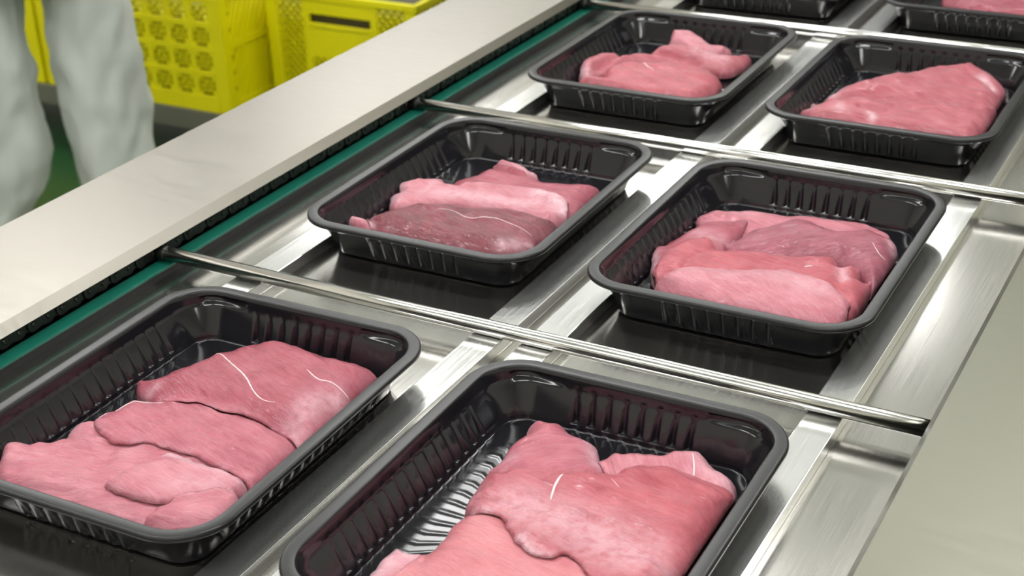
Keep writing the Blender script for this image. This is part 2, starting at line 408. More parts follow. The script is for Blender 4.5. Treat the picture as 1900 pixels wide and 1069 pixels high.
# ------------------------------------------------------------------ raw meat
TONES = dict(red=((0.40, 0.083, 0.120), (0.28, 0.036, 0.062)), dark=((0.23, 0.030, 0.050), (0.12, 0.009, 0.021)), mid=((0.47, 0.128, 0.168), (0.35, 0.068, 0.104)),
             pale=((0.55, 0.205, 0.245), (0.44, 0.115, 0.155)), rose=((0.58, 0.208, 0.232), (0.50, 0.140, 0.165)), bright=((0.48, 0.098, 0.125), (0.35, 0.050, 0.074)),
             mauve=((0.35, 0.085, 0.125), (0.23, 0.037, 0.066)), pink=((0.45, 0.110, 0.138), (0.35, 0.060, 0.084)))
def meat_mat(name, ca, cb, wet=1.0):
    m, n, p = nt(name)
    L = n.links.new
    at = node(n, 'ShaderNodeAttribute', attribute_name='fibre')
    mp = node(n, 'ShaderNodeMapping'); mp.inputs['Scale'].default_value = (0.09, 0.5, 0.25); L(at.outputs['Vector'], mp.inputs['Vector'])
    fib = node(n, 'ShaderNodeTexNoise'); setin(fib, Scale=1.0, Detail=4.0, Roughness=0.6, Distortion=0.6); L(mp.outputs['Vector'], fib.inputs['Vector'])
    big = node(n, 'ShaderNodeTexNoise'); setin(big, Scale=0.05, Detail=3.0); L(at.outputs['Vector'], big.inputs['Vector'])
    av = node(n, 'ShaderNodeMath', operation='ADD'); L(fib.outputs['Fac'], av.inputs[0]); L(big.outputs['Fac'], av.inputs[1])
    mr = node(n, 'ShaderNodeMapRange'); setin(mr, From_Min=0.74, From_Max=1.26); L(av.outputs[0], mr.inputs['Value'])
    mx = node(n, 'ShaderNodeMix', data_type='RGBA'); mx.inputs['A'].default_value = (*cb, 1); mx.inputs['B'].default_value = (*ca, 1)
    L(mr.outputs['Result'], mx.inputs['Factor'])
    # pale connective tissue: attribute broken up by noise
    pa = node(n, 'ShaderNodeAttribute', attribute_name='pale')
    pn = node(n, 'ShaderNodeTexNoise'); setin(pn, Scale=0.22, Detail=4.0); L(at.outputs['Vector'], pn.inputs['Vector'])
    pm = node(n, 'ShaderNodeMapRange'); setin(pm, From_Min=0.3, From_Max=0.6, To_Min=0.45, To_Max=1.15); L(pn.outputs['Fac'], pm.inputs['Value'])
    pf = node(n, 'ShaderNodeMath', operation='MULTIPLY', use_clamp=True); L(pa.outputs['Fac'], pf.inputs[0]); L(pm.outputs['Result'], pf.inputs[1])
    m2 = node(n, 'ShaderNodeMix', data_type='RGBA'); m2.inputs['B'].default_value = (0.66, 0.40, 0.45, 1)
    L(pf.outputs[0], m2.inputs['Factor']); L(mx.outputs['Result'], m2.inputs['A']); L(m2.outputs['Result'], p.inputs['Base Color'])
    setin(p, Roughness=0.36, Specular_IOR_Level=0.3, Coat_Weight=min(1.0, 0.7 * wet), Coat_Roughness=0.08, Subsurface_Weight=0.18, Subsurface_Scale=0.003)
    p.inputs['Subsurface Radius'].default_value = (1.0, 0.35, 0.3)
    sp = node(n, 'ShaderNodeTexNoise'); setin(sp, Scale=0.95, Detail=3.0, Distortion=0.5); 
    mp2 = node(n, 'ShaderNodeMapping'); mp2.inputs['Scale'].default_value = (0.45, 1.0, 1.0); L(at.outputs['Vector'], mp2.inputs['Vector']); L(mp2.outputs['Vector'], sp.inputs['Vector'])
    b1 = node(n, 'ShaderNodeBump'); setin(b1, Strength=0.5, Distance=0.0014); L(fib.outputs['Fac'], b1.inputs['Height'])
    b2 = node(n, 'ShaderNodeBump'); setin(b2, Strength=1.0, Distance=0.0042); L(sp.outputs['Fac'], b2.inputs['Height']); L(b1.outputs['Normal'], b2.inputs['Normal'])
    L(b1.outputs['Normal'], p.inputs['Normal']); L(b2.outputs['Normal'], p.inputs['Coat Normal'])
    return m
MM = {}
MAT['sinew'] = plain('white_sinew', (0.80, 0.62, 0.64), 0.3, var=0.08, vscale=300, coat=0.3)

GS = 1.5; GX, GY = 62, 78                          # height field of each tray's contents: 1.5 mm cells
FIELD = {k: np.full((2 * GX + 1, 2 * GY + 1), 1.6) for k in TRAYS}
def wall_inset(z):                                # how far the inner wall stands in from the rim at height z (mm)
    hz = H * 1000
    return np.clip(np.interp(z, [0.5, 2.1, 4.8, hz - 7.5, hz - 2], [20.0, 18.6, 17.4, 11.0, 10.2]), 0, 40)
def clampin(x, y, z):
    i = wall_inset(z); hx = HX * 1000 - i; hy = HY * 1000 - i; r = np.maximum(R0 * 1000 - i, 6.0)
    x = np.clip(x, -hx, hx); y = np.clip(y, -hy, hy)
    qx = np.abs(x) - (hx - r); qy = np.abs(y) - (hy - r); m = (qx > 0) & (qy > 0)
    d = np.hypot(qx, qy); k = np.where(m & (d > r), r / np.maximum(d, 1e-6), 1.0)
    x = np.where(m & (d > r), np.sign(x) * (hx - r + qx * k), x); y = np.where(m & (d > r), np.sign(y) * (hy - r + qy * k), y)
    return x, y
def sample(f, x, y):
    gx = np.clip(x / GS + GX, 0, 2 * GX - 1e-4); gy = np.clip(y / GS + GY, 0, 2 * GY - 1e-4)
    i = gx.astype(int); j = gy.astype(int); a = gx - i; b = gy - j
    return (f[i, j] * (1 - a) + f[i + 1, j] * a) * (1 - b) + (f[i, j + 1] * (1 - a) + f[i + 1, j + 1] * a) * b
def blur(f, n):
    for _ in range(n):
        g = np.pad(f, 1, mode='edge'); f = (g[:-2, 1:-1] + g[2:, 1:-1] + 2 * g[1:-1, 1:-1] + g[1:-1, :-2] + g[1:-1, 2:]) / 6
    return f
def seg_dist(px, py, L):
    d = np.full(px.shape, 1e9)
    for (ax, ay), (bx, by) in zip(L[:-1], L[1:]):
        ux, uy = bx - ax, by - ay; q = ux * ux + uy * uy + 1e-9
        t = np.clip(((px - ax) * ux + (py - ay) * uy) / q, 0, 1)
        d = np.minimum(d, np.hypot(px - ax - t * ux, py - ay - t * uy))
    return d
def inside(px, py, L):
    c = np.zeros(px.shape, bool)
    for (ax, ay), (bx, by) in zip(L[:-1], L[1:]):
        if ay == by: continue
        c ^= ((ay > py) != (by > py)) & (px < (bx - ax) * (py - ay) / (by - ay) + ax)
    return c
def noise2(x, y, s, seed):
    return np.array([noise.noise((a / s + seed * 7.3, b / s - seed * 3.1, seed * 1.7)) for a, b in zip(x, y)])
def smooth_loop(P, step):
    """Catmull-Rom resampling of a closed outline"""
    n = len(P); out = []
    for i in range(n):
        p0, p1, p2, p3 = (np.array(P[(i + k) % n], float) for k in (-1, 0, 1, 2))
        m = max(1, int(np.hypot(*(p2 - p1)[:2]) / step))
        for k in range(m):
            t = k / m
            out.append(0.5 * (2 * p1 + (p2 - p0) * t * 0.8 + (2 * p0 * 0.8 - 5 * p1 + 0.2 * p1 + 0.8 * 4 * p2 + 0.2 * 4 * p2 - 0.8 * p3 - 0.2 * p2 - 0.0 * p3) * 0 * t * t) if False else p1 + (p2 - p1) * t + 0.5 * 0.8 * ((t * (1 - t) ** 2) * ((p2 - p0) - 2 * (p2 - p1)) - (t * t * (1 - t)) * ((p3 - p1) - 2 * (p2 - p1))))
    return out
def curve_on(P, step):
    out = []; n = len(P)
    for i in range(n - 1):
        a, b = np.array(P[i], float), np.array(P[i + 1], float); m = max(2, int(np.hypot(*(b - a)) / step))
        pa = np.array(P[max(i - 1, 0)], float); pb = np.array(P[min(i + 2, n - 1)], float)
        for k in range(m):
            t = k / m
            out.append(a + (b - a) * t + 0.5 * ((t * (1 - t) ** 2) * ((b - pa) - 2 * (b - a)) - (t * t * (1 - t)) * ((pb - a) - 2 * (b - a))))
    out.append(np.array(P[-1], float)); return out

def build_meat(idx, tray, label, T, er, tone, fib, outline, name='meat_slice', wet=1.0, sinew=(), pale=(), ridge=(), groove=(), step=1.5, lumps=1.0):
    rnd = random.Random(idx * 13 + 5)
    tx, ty, yaw, _ = TRAYS[tray]
    loop = smooth_loop(outline, step)
    L2 = [(p[0], p[1]) for p in loop]
    # ragged edge
    jit = noise2(np.array([p[0] for p in L2]), np.array([p[1] for p in L2]), 5.0, idx + 40) * 1.1
    cen = np.mean(np.array(L2), 0)
    L2 = [(p[0] + (p[0] - cen[0]) / (np.hypot(p[0] - cen[0], p[1] - cen[1]) + 1e-6) * j, p[1] + (p[1] - cen[1]) / (np.hypot(p[0] - cen[0], p[1] - cen[1]) + 1e-6) * j) for p, j in zip(L2, jit)]
    cl = L2 + [L2[0]]
    xs = [p[0] for p in L2]; ys = [p[1] for p in L2]
    gx, gy = np.meshgrid(np.arange(min(xs), max(xs), step), np.arange(min(ys), max(ys), step * 0.87), indexing='ij')
    gx = gx + (np.arange(gx.shape[1]) % 2)[None, :] * step * 0.5
    gx, gy = gx.ravel(), gy.ravel()
    ok = inside(gx, gy, cl); gx, gy = gx[ok], gy[ok]
    ok = seg_dist(gx, gy, cl) > step * 0.55; gx, gy = gx[ok], gy[ok]
    nb = len(L2)
    pts = [Vector(p) for p in L2] + [Vector((a, b)) for a, b in zip(gx, gy)]
    vo, eo, fo, ov, oe, of_ = delaunay_2d_cdt(pts, [], [list(range(nb))], 1, 1e-5)
    X = np.array([v.x for v in vo]); Y = np.array([v.y for v in vo])
    D = seg_dist(X, Y, cl); D[D < 0.02] = 0
    # target height of the upper skin: traced heights spread inwards, plus a gentle crown
    oz = np.array([p[2] for p in outline]); ox = np.array([p[0] for p in outline]); oy = np.array([p[1] for p in outline])
    wgt = 1 / (np.hypot(X[:, None] - ox, Y[:, None] - oy) ** 2 + 60.0)
    Z = (wgt * oz).sum(1) / wgt.sum(1)
    f = FIELD[tray]
    base = np.maximum(sample(blur(f, 3), X, Y), sample(f, X, Y)) + 0.15
    er_ = min(er, D.max() * 0.95)
    q = np.clip(D / er_, 0, 1); prof = np.sqrt(np.maximum(1 - (1 - q) ** 2, 0)) ** 0.92
    thick = np.maximum(Z + 1.2 * q - base, 3.2)
    c, s = math.cos(math.radians(fib)), math.sin(math.radians(fib))
    U, Vv = X * c + Y * s, -X * s + Y * c
    und = noise2(U * 0.45, Vv, 13.0, idx) * 2.0 * lumps + noise2(U * 0.4, Vv, 6.0, idx + 9) * 1.0 * lumps + noise2(U * 0.3, Vv, 2.6, idx + 19) * 0.4 * lumps
    for (P, wd, am) in ridge: und += am * np.exp(-(seg_dist(X, Y, [p[:2] for p in P]) / wd) ** 2)
    for (P, wd, am) in groove: und -= am * np.exp(-(seg_dist(X, Y, [p[:2] for p in P]) / wd) ** 2)
    emid = np.minimum(thick * 0.26, 2.0)
    top = base + emid + (thick - emid + und) * prof
    bot = base + emid * (1 - prof)
    top = np.minimum(np.maximum(top, bot + 0.4 * (D > 0)), H * 1000 + 3)
    TX, TY = clampin(X, Y, top); BX, BY = clampin(X, Y, bot)
    # update the tray's height field
    ii = np.arange(-GX, GX + 1) * GS; jj = np.arange(-GY, GY + 1) * GS
    fx, fy = np.meshgrid(ii, jj, indexing='ij'); fin = inside(fx.ravel(), fy.ravel(), cl).reshape(fx.shape)
    idxs = np.argwhere(fin)
    for a, b in idxs:
        k = np.argmin((X - ii[a]) ** 2 + (Y - jj[b]) ** 2); f[a, b] = max(f[a, b], top[k])
    # pale tissue weight
    pw = 0.35 * np.exp(-D / 2.2) * (0.4 + 0.6 * (noise2(X, Y, 9.0, idx + 70) > 0))
    for (P, wd, am) in pale: pw = np.maximum(pw, am * np.exp(-(seg_dist(X, Y, [p[:2] for p in P]) / wd) ** 2))
    bz = float(bot.min()); ox0, oy0 = float(X.mean()), float(Y.mean())
    n = len(X); edge = D == 0
    V = np.stack([TX - ox0, TY - oy0, top - bz], 1) * mm
    bidx = np.full(n, -1); inner = np.where(~edge)[0]; bidx[inner] = n + np.arange(len(inner)); bidx[edge] = np.where(edge)[0]
    VB = np.stack([BX - ox0, BY - oy0, bot - bz], 1)[inner] * mm
    F = [tuple(t) for t in fo] + [tuple(int(bidx[v]) for v in reversed(t)) for t in fo]
    F = [t for t in F if len(set(t)) >= 3]
    seen = set(); F2 = []
    for t in F:
        key = tuple(sorted(t))
        if key in seen: continue
        seen.add(key); F2.append(t)
    V = np.concatenate([V, VB])
    key = (tone, wet)
    if key not in MM: MM[key] = meat_mat('raw_meat_' + tone, *TONES[tone], wet)
    me = mesh(name, V, F2, MM[key])
    at = me.attributes.new('fibre', 'FLOAT_VECTOR', 'POINT')
    fu = np.concatenate([np.stack([U + idx * 31.0, Vv, top], 1), np.stack([U + idx * 31.0, Vv, bot], 1)[inner]])
    at.data.foreach_set('vector', fu.astype(np.float32).ravel())
    ap = me.attributes.new('pale', 'FLOAT', 'POINT')
    ap.data.foreach_set('value', np.concatenate([pw, pw[inner]]).astype(np.float32))
    o = link(bpy.data.objects.new(name, me))
    ya = math.radians(yaw); ca, sa = math.cos(ya), math.sin(ya)
    o.location = (tx + (ox0 * ca - oy0 * sa) * mm, ty + (ox0 * sa + oy0 * ca) * mm, bz * mm); o.rotation_euler = (0, 0, ya)
    tag(o, label, 'meat', 'raw meat pieces in the trays')
    for (P, wd, _) in sinew:
        C = curve_on([p[:2] for p in P], 1.2); Q = []; rr = []
        for k, p in enumerate(C):
            j = np.argmin((TX - p[0]) ** 2 + (TY - p[1]) ** 2 + 1000 * edge)
            near = np.argsort((TX - p[0]) ** 2 + (TY - p[1]) ** 2)[:4]
            wq = 1 / ((TX[near] - p[0]) ** 2 + (TY[near] - p[1]) ** 2 + 0.05); z = (top[near] * wq).sum() / wq.sum()
            t = k / max(1, len(C) - 1)
            Q.append(Vector(((p[0] - ox0) * mm, (p[1] - oy0) * mm, (z - bz + wd * 0.02) * mm))); rr.append(0.72 * wd * mm * (0.35 + 0.65 * math.sin(math.pi * min(0.97, max(0.03, t)))) * (0.75 + 0.35 * rnd.random()))
        if len(Q) > 2:
            so = G().tube(Q, rr, 8).out('sinew', MAT['sinew'], o, True); so['label'] = 'thin white sinew line'
    return o

MEAT = [
    dict(label='thin ragged meat slice with upturned left flap, near end of the front-row left tray', T=11, er=9, tone='pale', fib=20, wet=1.3, lumps=1.9, ridge=[([(-86.1, -48.4, 10), (-75.2, -68.0, 10)], 5, 3.0), ([(-47.2, -30.8, 10), (-35.8, -50.2, 10), (-22.3, -67.4, 10)], 6, 1.6), ([(-54.4, -34.1, 10), (-12.4, -27.5, 10), (8.1, -24.3, 10)], 9, 1.5)], groove=[([(-67.8, -52.5, 10), (-57.6, -77.7, 10)], 4, 1.5), ([(-20.4, -60.8, 10), (-21.8, -43.9, 10)], 4, 1.5)], pale=[([(-79.3, -63.9, 10), (-85.0, -43.1, 10)], 7, 0.8), ([(-60.2, -36.7, 10), (-59.1, -26.7, 10)], 6, 0.45)], tray='A', outline=[(-72.2, -76.7, 16), (-76.3, -66.9, 18), (-71.5, -59.8, 24), (-66.2, -55.9, 24), (-67.0, -55.1, 18), (-63.5, -52.0, 13), (-57.4, -48.5, 10), (-61.2, -37.8, 10), (-64.0, -25.7, 10), (-56.3, -20.6, 10), (-42.2, -15.9, 10), (-16.2, -23.1, 10), (4.5, -19.9, 10), (32.7, -22.1, 10), (57.7, -31.0, 10), (64.1, -33.7, 10), (64.7, -50.0, 10), (66.2, -70.4, 10), (54.6, -82.1, 10), (33.5, -86.7, 10), (-10.7, -88.5, 10), (-56.2, -91.3, 10)]),
    dict(label='long rounded meat piece lying across the middle of the front-row left tray', T=15, er=15, tone='mid', fib=-14, lumps=1.4, sinew=[([(-48.3, -24.5, 17), (-45.5, -15.1, 17), (-38.7, -6.5, 17), (-31.1, 1.2, 17), (-23.9, 7.0, 17)], 0.5, 'white')], groove=[([(13.6, -15.5, 17), (42.7, -14.5, 17), (65.6, -15.9, 17)], 3, 1.2)], tray='A', outline=[(-45.7, -29.7, 17), (-51.7, -19.6, 17), (-50.2, -9.7, 17), (-48.0, 2.0, 17), (-32.8, 8.1, 17), (-20.4, 12.6, 17), (0.0, 16.8, 17), (20.6, 17.8, 17), (40.6, 13.8, 17), (66.2, 3.7, 17), (69.7, -14.1, 17), (68.3, -31.9, 17), (67.7, -42.0, 17), (59.7, -37.2, 17), (42.6, -33.6, 17), (15.0, -31.5, 17), (-5.7, -34.0, 17), (-24.7, -38.9, 17), (-39.3, -34.7, 17)]),
    dict(label='large smooth meat steak with white sinew line, far end of front-row left tray', T=18, er=17, tone='red', fib=-20, sinew=[([(-34.3, 57.0, 22), (-22.2, 53.2, 22), (-7.4, 45.5, 21), (5.3, 39.0, 20), (18.0, 29.5, 19), (28.9, 24.7, 17), (36.8, 23.9, 14)], 0.75, 'white'), ([(36.3, 55.9, 22), (46.5, 52.0, 21), (54.5, 54.1, 20), (65.1, 53.7, 20)], 0.7, 'white')], pale=[([(59.3, 3.4, 18), (57.2, 27.5, 18), (61.7, 45.8, 18)], 10, 0.45), ([(-48.6, 10.1, 18), (-41.4, 15.0, 18)], 4, 0.5)], ridge=[([(-6.2, 84.7, 18), (29.6, 62.2, 18), (48.1, 29.9, 18)], 14, 1.6)], tray='A', outline=[(-57.2, 15.7, 11), (-63.1, 25.1, 14), (-54.3, 26.8, 18), (-44.3, 38.0, 21), (-38.3, 51.5, 22), (-33.4, 61.1, 22), (-24.6, 74.3, 23), (-10.7, 86.2, 23), (4.2, 88.1, 23), (27.5, 86.1, 22), (42.5, 87.2, 22), (53.4, 88.4, 22), (62.7, 85.6, 20), (68.1, 81.1, 18), (67.8, 68.1, 18), (67.8, 53.6, 18), (71.9, 37.3, 18), (72.7, 15.6, 18), (68.8, 0.1, 18), (51.5, 9.1, 18), (40.0, 9.6, 18), (24.8, 12.3, 18), (5.3, 10.1, 18), (-16.9, 8.4, 18), (-35.3, 6.5, 18)]),
    dict(label='small plump meat lobe with white fat on its edge in front-row left tray', T=10, er=10, tone='pale', fib=-12, pale=[([(9.9, -36.8, 17), (19.4, -36.9, 17), (27.4, -37.6, 17)], 4, 0.95), ([(31.8, -38.5, 17), (50.9, -39.8, 17), (62.7, -40.1, 17)], 5, 0.6), ([(36.1, -57.7, 17), (52.7, -51.5, 17)], 8, 0.35)], tray='A', outline=[(-0.6, -73.0, 17), (0.9, -59.7, 17), (2.9, -48.7, 17), (7.7, -38.7, 17), (9.7, -34.2, 17), (24.8, -34.4, 17), (44.2, -35.8, 17), (60.8, -38.7, 17), (66.9, -43.1, 17), (60.9, -53.0, 17), (51.1, -63.1, 17), (39.7, -71.0, 17), (20.3, -75.9, 17)]),
    dict(label='flat pale meat end in the near right corner of the front-row left tray', T=8, er=11, tone='pale', fib=10, tray='A', outline=[(35.7, -87.9, 16), (36.1, -75.6, 16), (43.6, -65.0, 16), (54.4, -53.8, 16), (66.2, -48.4, 16), (74.4, -62.9, 16), (70.3, -78.9, 16), (55.9, -86.8, 16)]),
    dict(label='pale upright meat flap at the back of the second-row left tray', T=6, er=5, tone='pale', fib=-25, pale=[([(-27.1, 71.2, 14), (-8.0, 66.7, 14), (8.1, 61.1, 14)], 7, 0.55)], tray='B', outline=[(-31.2, 60.0, 12), (-25.0, 61.2, 22), (-21.0, 63.2, 23), (-15.3, 65.2, 20), (-7.0, 68.2, 18), (3.7, 64.9, 15), (8.2, 64.6, 13), (7.9, 61.2, 10), (1.7, 54.4, 10), (-12.2, 52.6, 10)]),
    dict(label='red meat steak behind the pale slice in the second-row left tray', T=12, er=12, tone='red', fib=-12, tray='B', outline=[(-43.4, 22.6, 14), (-40.8, 32.6, 14), (-33.0, 48.4, 14), (-27.9, 57.3, 14), (-13.0, 57.4, 14), (10.2, 57.0, 14), (22.3, 52.5, 14), (36.4, 56.1, 14), (60.8, 61.4, 14), (64.3, 47.2, 14), (65.1, 4.2, 14), (40.0, 2.4, 14), (7.2, 5.1, 14), (-27.5, 9.4, 14)]),
    dict(label='pale membrane-covered meat slice between two steaks in the second-row left tray', T=11, er=8, tone='pale', fib=-10, pale=[([(-65.8, -22.8, 14), (-73.5, -2.5, 14), (-75.5, 8.7, 14)], 7, 0.9), ([(-38.2, -3.1, 14), (-13.8, -0.2, 14), (14.4, 0.6, 14), (35.9, 4.4, 14)], 8, 0.6), ([(32.5, 19.9, 14), (43.4, 17.0, 14), (58.6, 5.0, 14)], 7, 1.0), ([(-49.4, -11.8, 14), (-50.2, 11.5, 14)], 3, 0.4)], tray='B', outline=[(-73.6, -16.8, 10), (-73.4, -13.8, 11), (-69.6, -8.8, 14), (-77.4, 0.1, 17), (-73.3, 5.7, 18), (-66.4, 13.8, 19), (-62.4, 15.5, 17), (-58.9, 19.1, 14), (-51.8, 21.7, 17), (-50.2, 25.7, 14), (-43.1, 17.8, 14), (-30.7, 17.9, 14), (-10.0, 21.8, 14), (11.7, 26.4, 14), (27.0, 24.5, 14), (42.8, 24.4, 14), (57.9, 15.8, 14), (64.2, -1.7, 14), (56.1, -14.2, 14), (23.4, -10.3, 14), (-6.9, -12.4, 14), (-34.3, -20.6, 14), (-58.3, -34.8, 14)]),
    dict(label='scrap of pale meat by the left wall of the second-row left tray', T=6, er=5, tone='pale', fib=0, pale=[([(-74.1, -68.3, 15), (-65.6, -66.3, 15)], 4, 0.6)], tray='B', outline=[(-74.2, -70.1, 15), (-75.4, -64.4, 15), (-64.6, -63.0, 15), (-56.8, -66.1, 15), (-52.7, -75.0, 15), (-64.8, -75.0, 15)]),
    dict(label='dark red meat steak with thin white line, near end of second-row left tray', T=19, er=16, tone='dark', fib=-16, sinew=[([(-14.5, -44.8, 22), (-4.9, -42.4, 22), (12.4, -45.6, 22), (25.5, -41.7, 22), (37.3, -41.2, 21), (49.2, -44.0, 20), (60.7, -46.2, 18)], 0.5, 'white')], pale=[([(-60.4, -65.9, 18), (-53.6, -72.0, 18)], 4, 0.8), ([(52.0, -68.6, 18), (63.3, -56.9, 18)], 6, 0.5)], tray='B', outline=[(-63.0, -63.4, 15), (-63.9, -58.8, 17), (-58.4, -51.6, 20), (-50.3, -41.3, 21), (-37.8, -30.0, 22), (-19.2, -23.4, 23), (-1.4, -21.3, 23), (18.8, -15.6, 22), (39.7, -11.4, 21), (58.8, -13.3, 20), (66.0, -14.2, 18), (69.7, -32.0, 18), (67.2, -50.2, 18), (68.9, -57.8, 18), (60.0, -78.1, 18), (51.1, -80.5, 18), (18.6, -83.3, 18), (-14.3, -79.2, 18), (-45.0, -75.3, 18)]),
    dict(label='flat pale meat slab at the back of the second-row right tray', T=9, er=9, tone='pale', fib=-8, pale=[([(-69.1, 58.1, 9), (-28.1, 72.2, 9)], 6, 0.25)], tray='C', outline=[(-72.2, 44.4, 8), (-71.1, 55.3, 9), (-65.1, 63.6, 11), (-51.3, 68.1, 11), (-39.8, 74.7, 11), (-18.5, 79.5, 9), (5.8, 83.2, 9), (31.1, 87.4, 9), (46.6, 84.0, 9), (59.6, 73.1, 9), (51.6, 51.5, 9), (11.0, 44.3, 9), (-15.4, 36.2, 9), (-51.1, 27.8, 9)]),
    dict(label='narrow red meat piece with white left tip in the second-row right tray', T=12, er=11, tone='red', fib=18, pale=[([(-76.5, -24.0, 14), (-61.6, -51.6, 14)], 5, 0.9), ([(-56.2, 10.0, 14), (-34.9, 8.6, 14)], 9, 0.3)], tray='C', outline=[(-79.8, -18.1, 12), (-75.1, -9.8, 13), (-72.2, 1.1, 14), (-68.6, 18.2, 14), (-64.5, 30.6, 14), (-58.6, 38.9, 14), (-48.2, 43.4, 14), (-36.3, 47.9, 14), (-32.5, 39.7, 14), (-32.2, 18.8, 14), (-31.5, -0.5, 14), (-40.4, -15.0, 14), (-53.0, -37.7, 14), (-56.2, -59.1, 14), (-63.4, -52.4, 14)]),
    dict(label='broad dark pink grained meat steak in the second-row right tray', T=17, er=15, tone='mauve', fib=35, pale=[([(68.1, 47.3, 17), (71.8, 38.5, 17)], 5, 0.9)], sinew=[([(56.3, 32.7, 18), (64.6, 22.6, 18), (70.6, 20.8, 17)], 0.35, 'white')], tray='C', outline=[(-35.5, 6.4, 11), (-33.3, 16.0, 15), (-28.2, 29.4, 20), (-16.6, 37.9, 22), (-7.4, 47.0, 23), (-0.8, 53.4, 24), (6.8, 52.5, 23), (27.0, 50.4, 22), (48.8, 58.0, 21), (59.2, 55.9, 20), (70.3, 51.8, 17), (72.9, 32.0, 17), (74.3, 2.6, 17), (72.1, -17.6, 17), (66.2, -10.8, 17), (51.6, 2.3, 17), (39.6, 10.4, 17), (23.4, 4.9, 17), (-1.9, -3.0, 17), (-25.7, -8.4, 17)]),
    dict(label='folded bright red meat steak across the middle of the second-row right tray', T=15, er=11, tone='bright', fib=-8, ridge=[([(-58.7, -31.2, 19), (-52.4, -14.4, 19), (-40.6, -7.4, 19)], 7, 2.2), ([(29.0, -4.0, 19), (39.4, 4.0, 19)], 6, 1.5), ([(51.1, -7.4, 19), (58.4, -7.4, 19)], 5, 2.5)], groove=[([(-43.2, -51.2, 19), (-42.8, -30.9, 19), (-34.1, -16.7, 19)], 3, 1.5), ([(50.0, -12.7, 19), (55.7, -35.7, 19), (67.4, -54.8, 19)], 4, 2.5)], sinew=[([(28.3, -20.8, 19), (32.6, -17.3, 19)], 1.0, 'white')], pale=[([(49.4, -13.0, 19), (55.2, -23.3, 19)], 4, 0.6)], tray='C', outline=[(-60.6, -55.6, 13), (-63.4, -44.6, 15), (-63.4, -35.5, 17), (-62.2, -22.9, 19), (-57.2, -10.0, 20), (-50.7, -4.2, 20), (-43.7, 0.3, 20), (-33.5, -8.8, 19), (-20.4, -7.2, 19), (-2.0, -3.1, 19), (11.0, -0.1, 19), (26.6, 3.4, 19), (39.3, 8.5, 21), (43.6, 5.9, 19), (48.0, -3.1, 19), (51.1, 3.6, 19), (58.2, 0.1, 19), (64.0, -12.9, 19), (68.9, -9.7, 12), (73.2, -40.1, 19), (71.4, -61.8, 19), (64.1, -65.1, 19), (33.7, -67.0, 19), (-6.4, -66.7, 19), (-38.8, -71.9, 19)]),
    dict(label='glossy pale pink meat steak along the front of the second-row right tray', T=13, er=13, tone='pale', fib=-30, pale=[([(-32.1, -50.7, 21), (-6.2, -45.6, 21), (25.9, -44.0, 21), (47.6, -49.8, 21)], 12, 0.35), ([(-40.5, -57.8, 21), (-24.4, -48.9, 21)], 3, 0.4)], tray='C', outline=[(-52.9, -71.3, 17), (-53.6, -63.7, 19), (-48.4, -59.1, 20), (-41.0, -53.1, 21), (-33.1, -48.2, 22), (-20.3, -45.1, 22), (-7.6, -42.0, 22), (6.6, -35.6, 22), (21.7, -32.1, 22), (37.4, -34.4, 21), (50.6, -38.5, 20), (60.0, -47.6, 19), (68.2, -53.4, 15), (69.4, -78.5, 21), (52.4, -84.8, 21), (14.6, -87.3, 21), (-26.1, -86.1, 21)]),
    dict(label='rounded meat hump with white tip at the back of the front-row right tray', T=20, er=16, tone='mid', fib=40, pale=[([(-50.1, 72.4, 17), (-48.5, 82.4, 17), (-43.7, 86.2, 17)], 5, 1.0), ([(-15.6, 76.1, 17), (-8.8, 70.3, 17), (0.5, 57.2, 17)], 6, 0.8), ([(-46.9, 35.2, 17), (-41.7, 37.6, 17)], 6, 0.4)], tray='D', outline=[(-50.7, 29.9, 14), (-49.8, 34.3, 15), (-49.8, 43.7, 18), (-49.4, 52.3, 20), (-46.2, 63.8, 22), (-49.6, 71.1, 21), (-47.3, 79.6, 21), (-39.8, 78.8, 23), (-33.0, 81.9, 23), (-22.4, 76.9, 22), (-15.1, 75.2, 19), (-8.7, 73.8, 17), (-3.1, 67.2, 10), (8.0, 49.4, 17), (0.8, 35.1, 17), (-27.1, 22.1, 17)]),
    dict(label='pale meat slice with a frayed clear edge, back right of the front-row right tray', T=12, er=10, tone='pale', fib=-55, pale=[([(26.3, 85.7, 14), (44.8, 89.9, 14)], 6, 0.7), ([(47.2, 83.8, 14), (68.8, 66.2, 14)], 9, 0.55)], sinew=[([(43.0, 79.5, 18), (47.1, 71.5, 18), (51.5, 59.8, 18)], 0.7, 'white')], tray='D', outline=[(-0.7, 59.7, 10), (-0.1, 67.7, 14), (2.7, 71.3, 15), (10.8, 74.3, 16), (25.2, 77.2, 17), (29.0, 83.1, 18), (36.6, 87.2, 18), (45.2, 88.8, 17), (53.8, 82.4, 15), (61.5, 78.1, 13), (70.5, 71.9, 11), (75.9, 51.1, 14), (65.0, 38.3, 14), (25.7, 40.7, 14)]),
    dict(label='whitish translucent meat scrap by the left wall of the front-row right tray', T=7, er=6, tone='pale', fib=30, pale=[([(-59.2, -70.6, 9), (-60.0, -47.5, 9), (-50.9, -44.5, 9)], 9, 0.95)], tray='D', outline=[(-60.5, -73.5, 9), (-62.0, -61.5, 9), (-62.2, -49.0, 9), (-60.7, -42.6, 9), (-51.7, -43.2, 9), (-44.9, -41.6, 9), (-37.9, -58.3, 9), (-39.6, -70.4, 9), (-50.1, -77.6, 9)]),
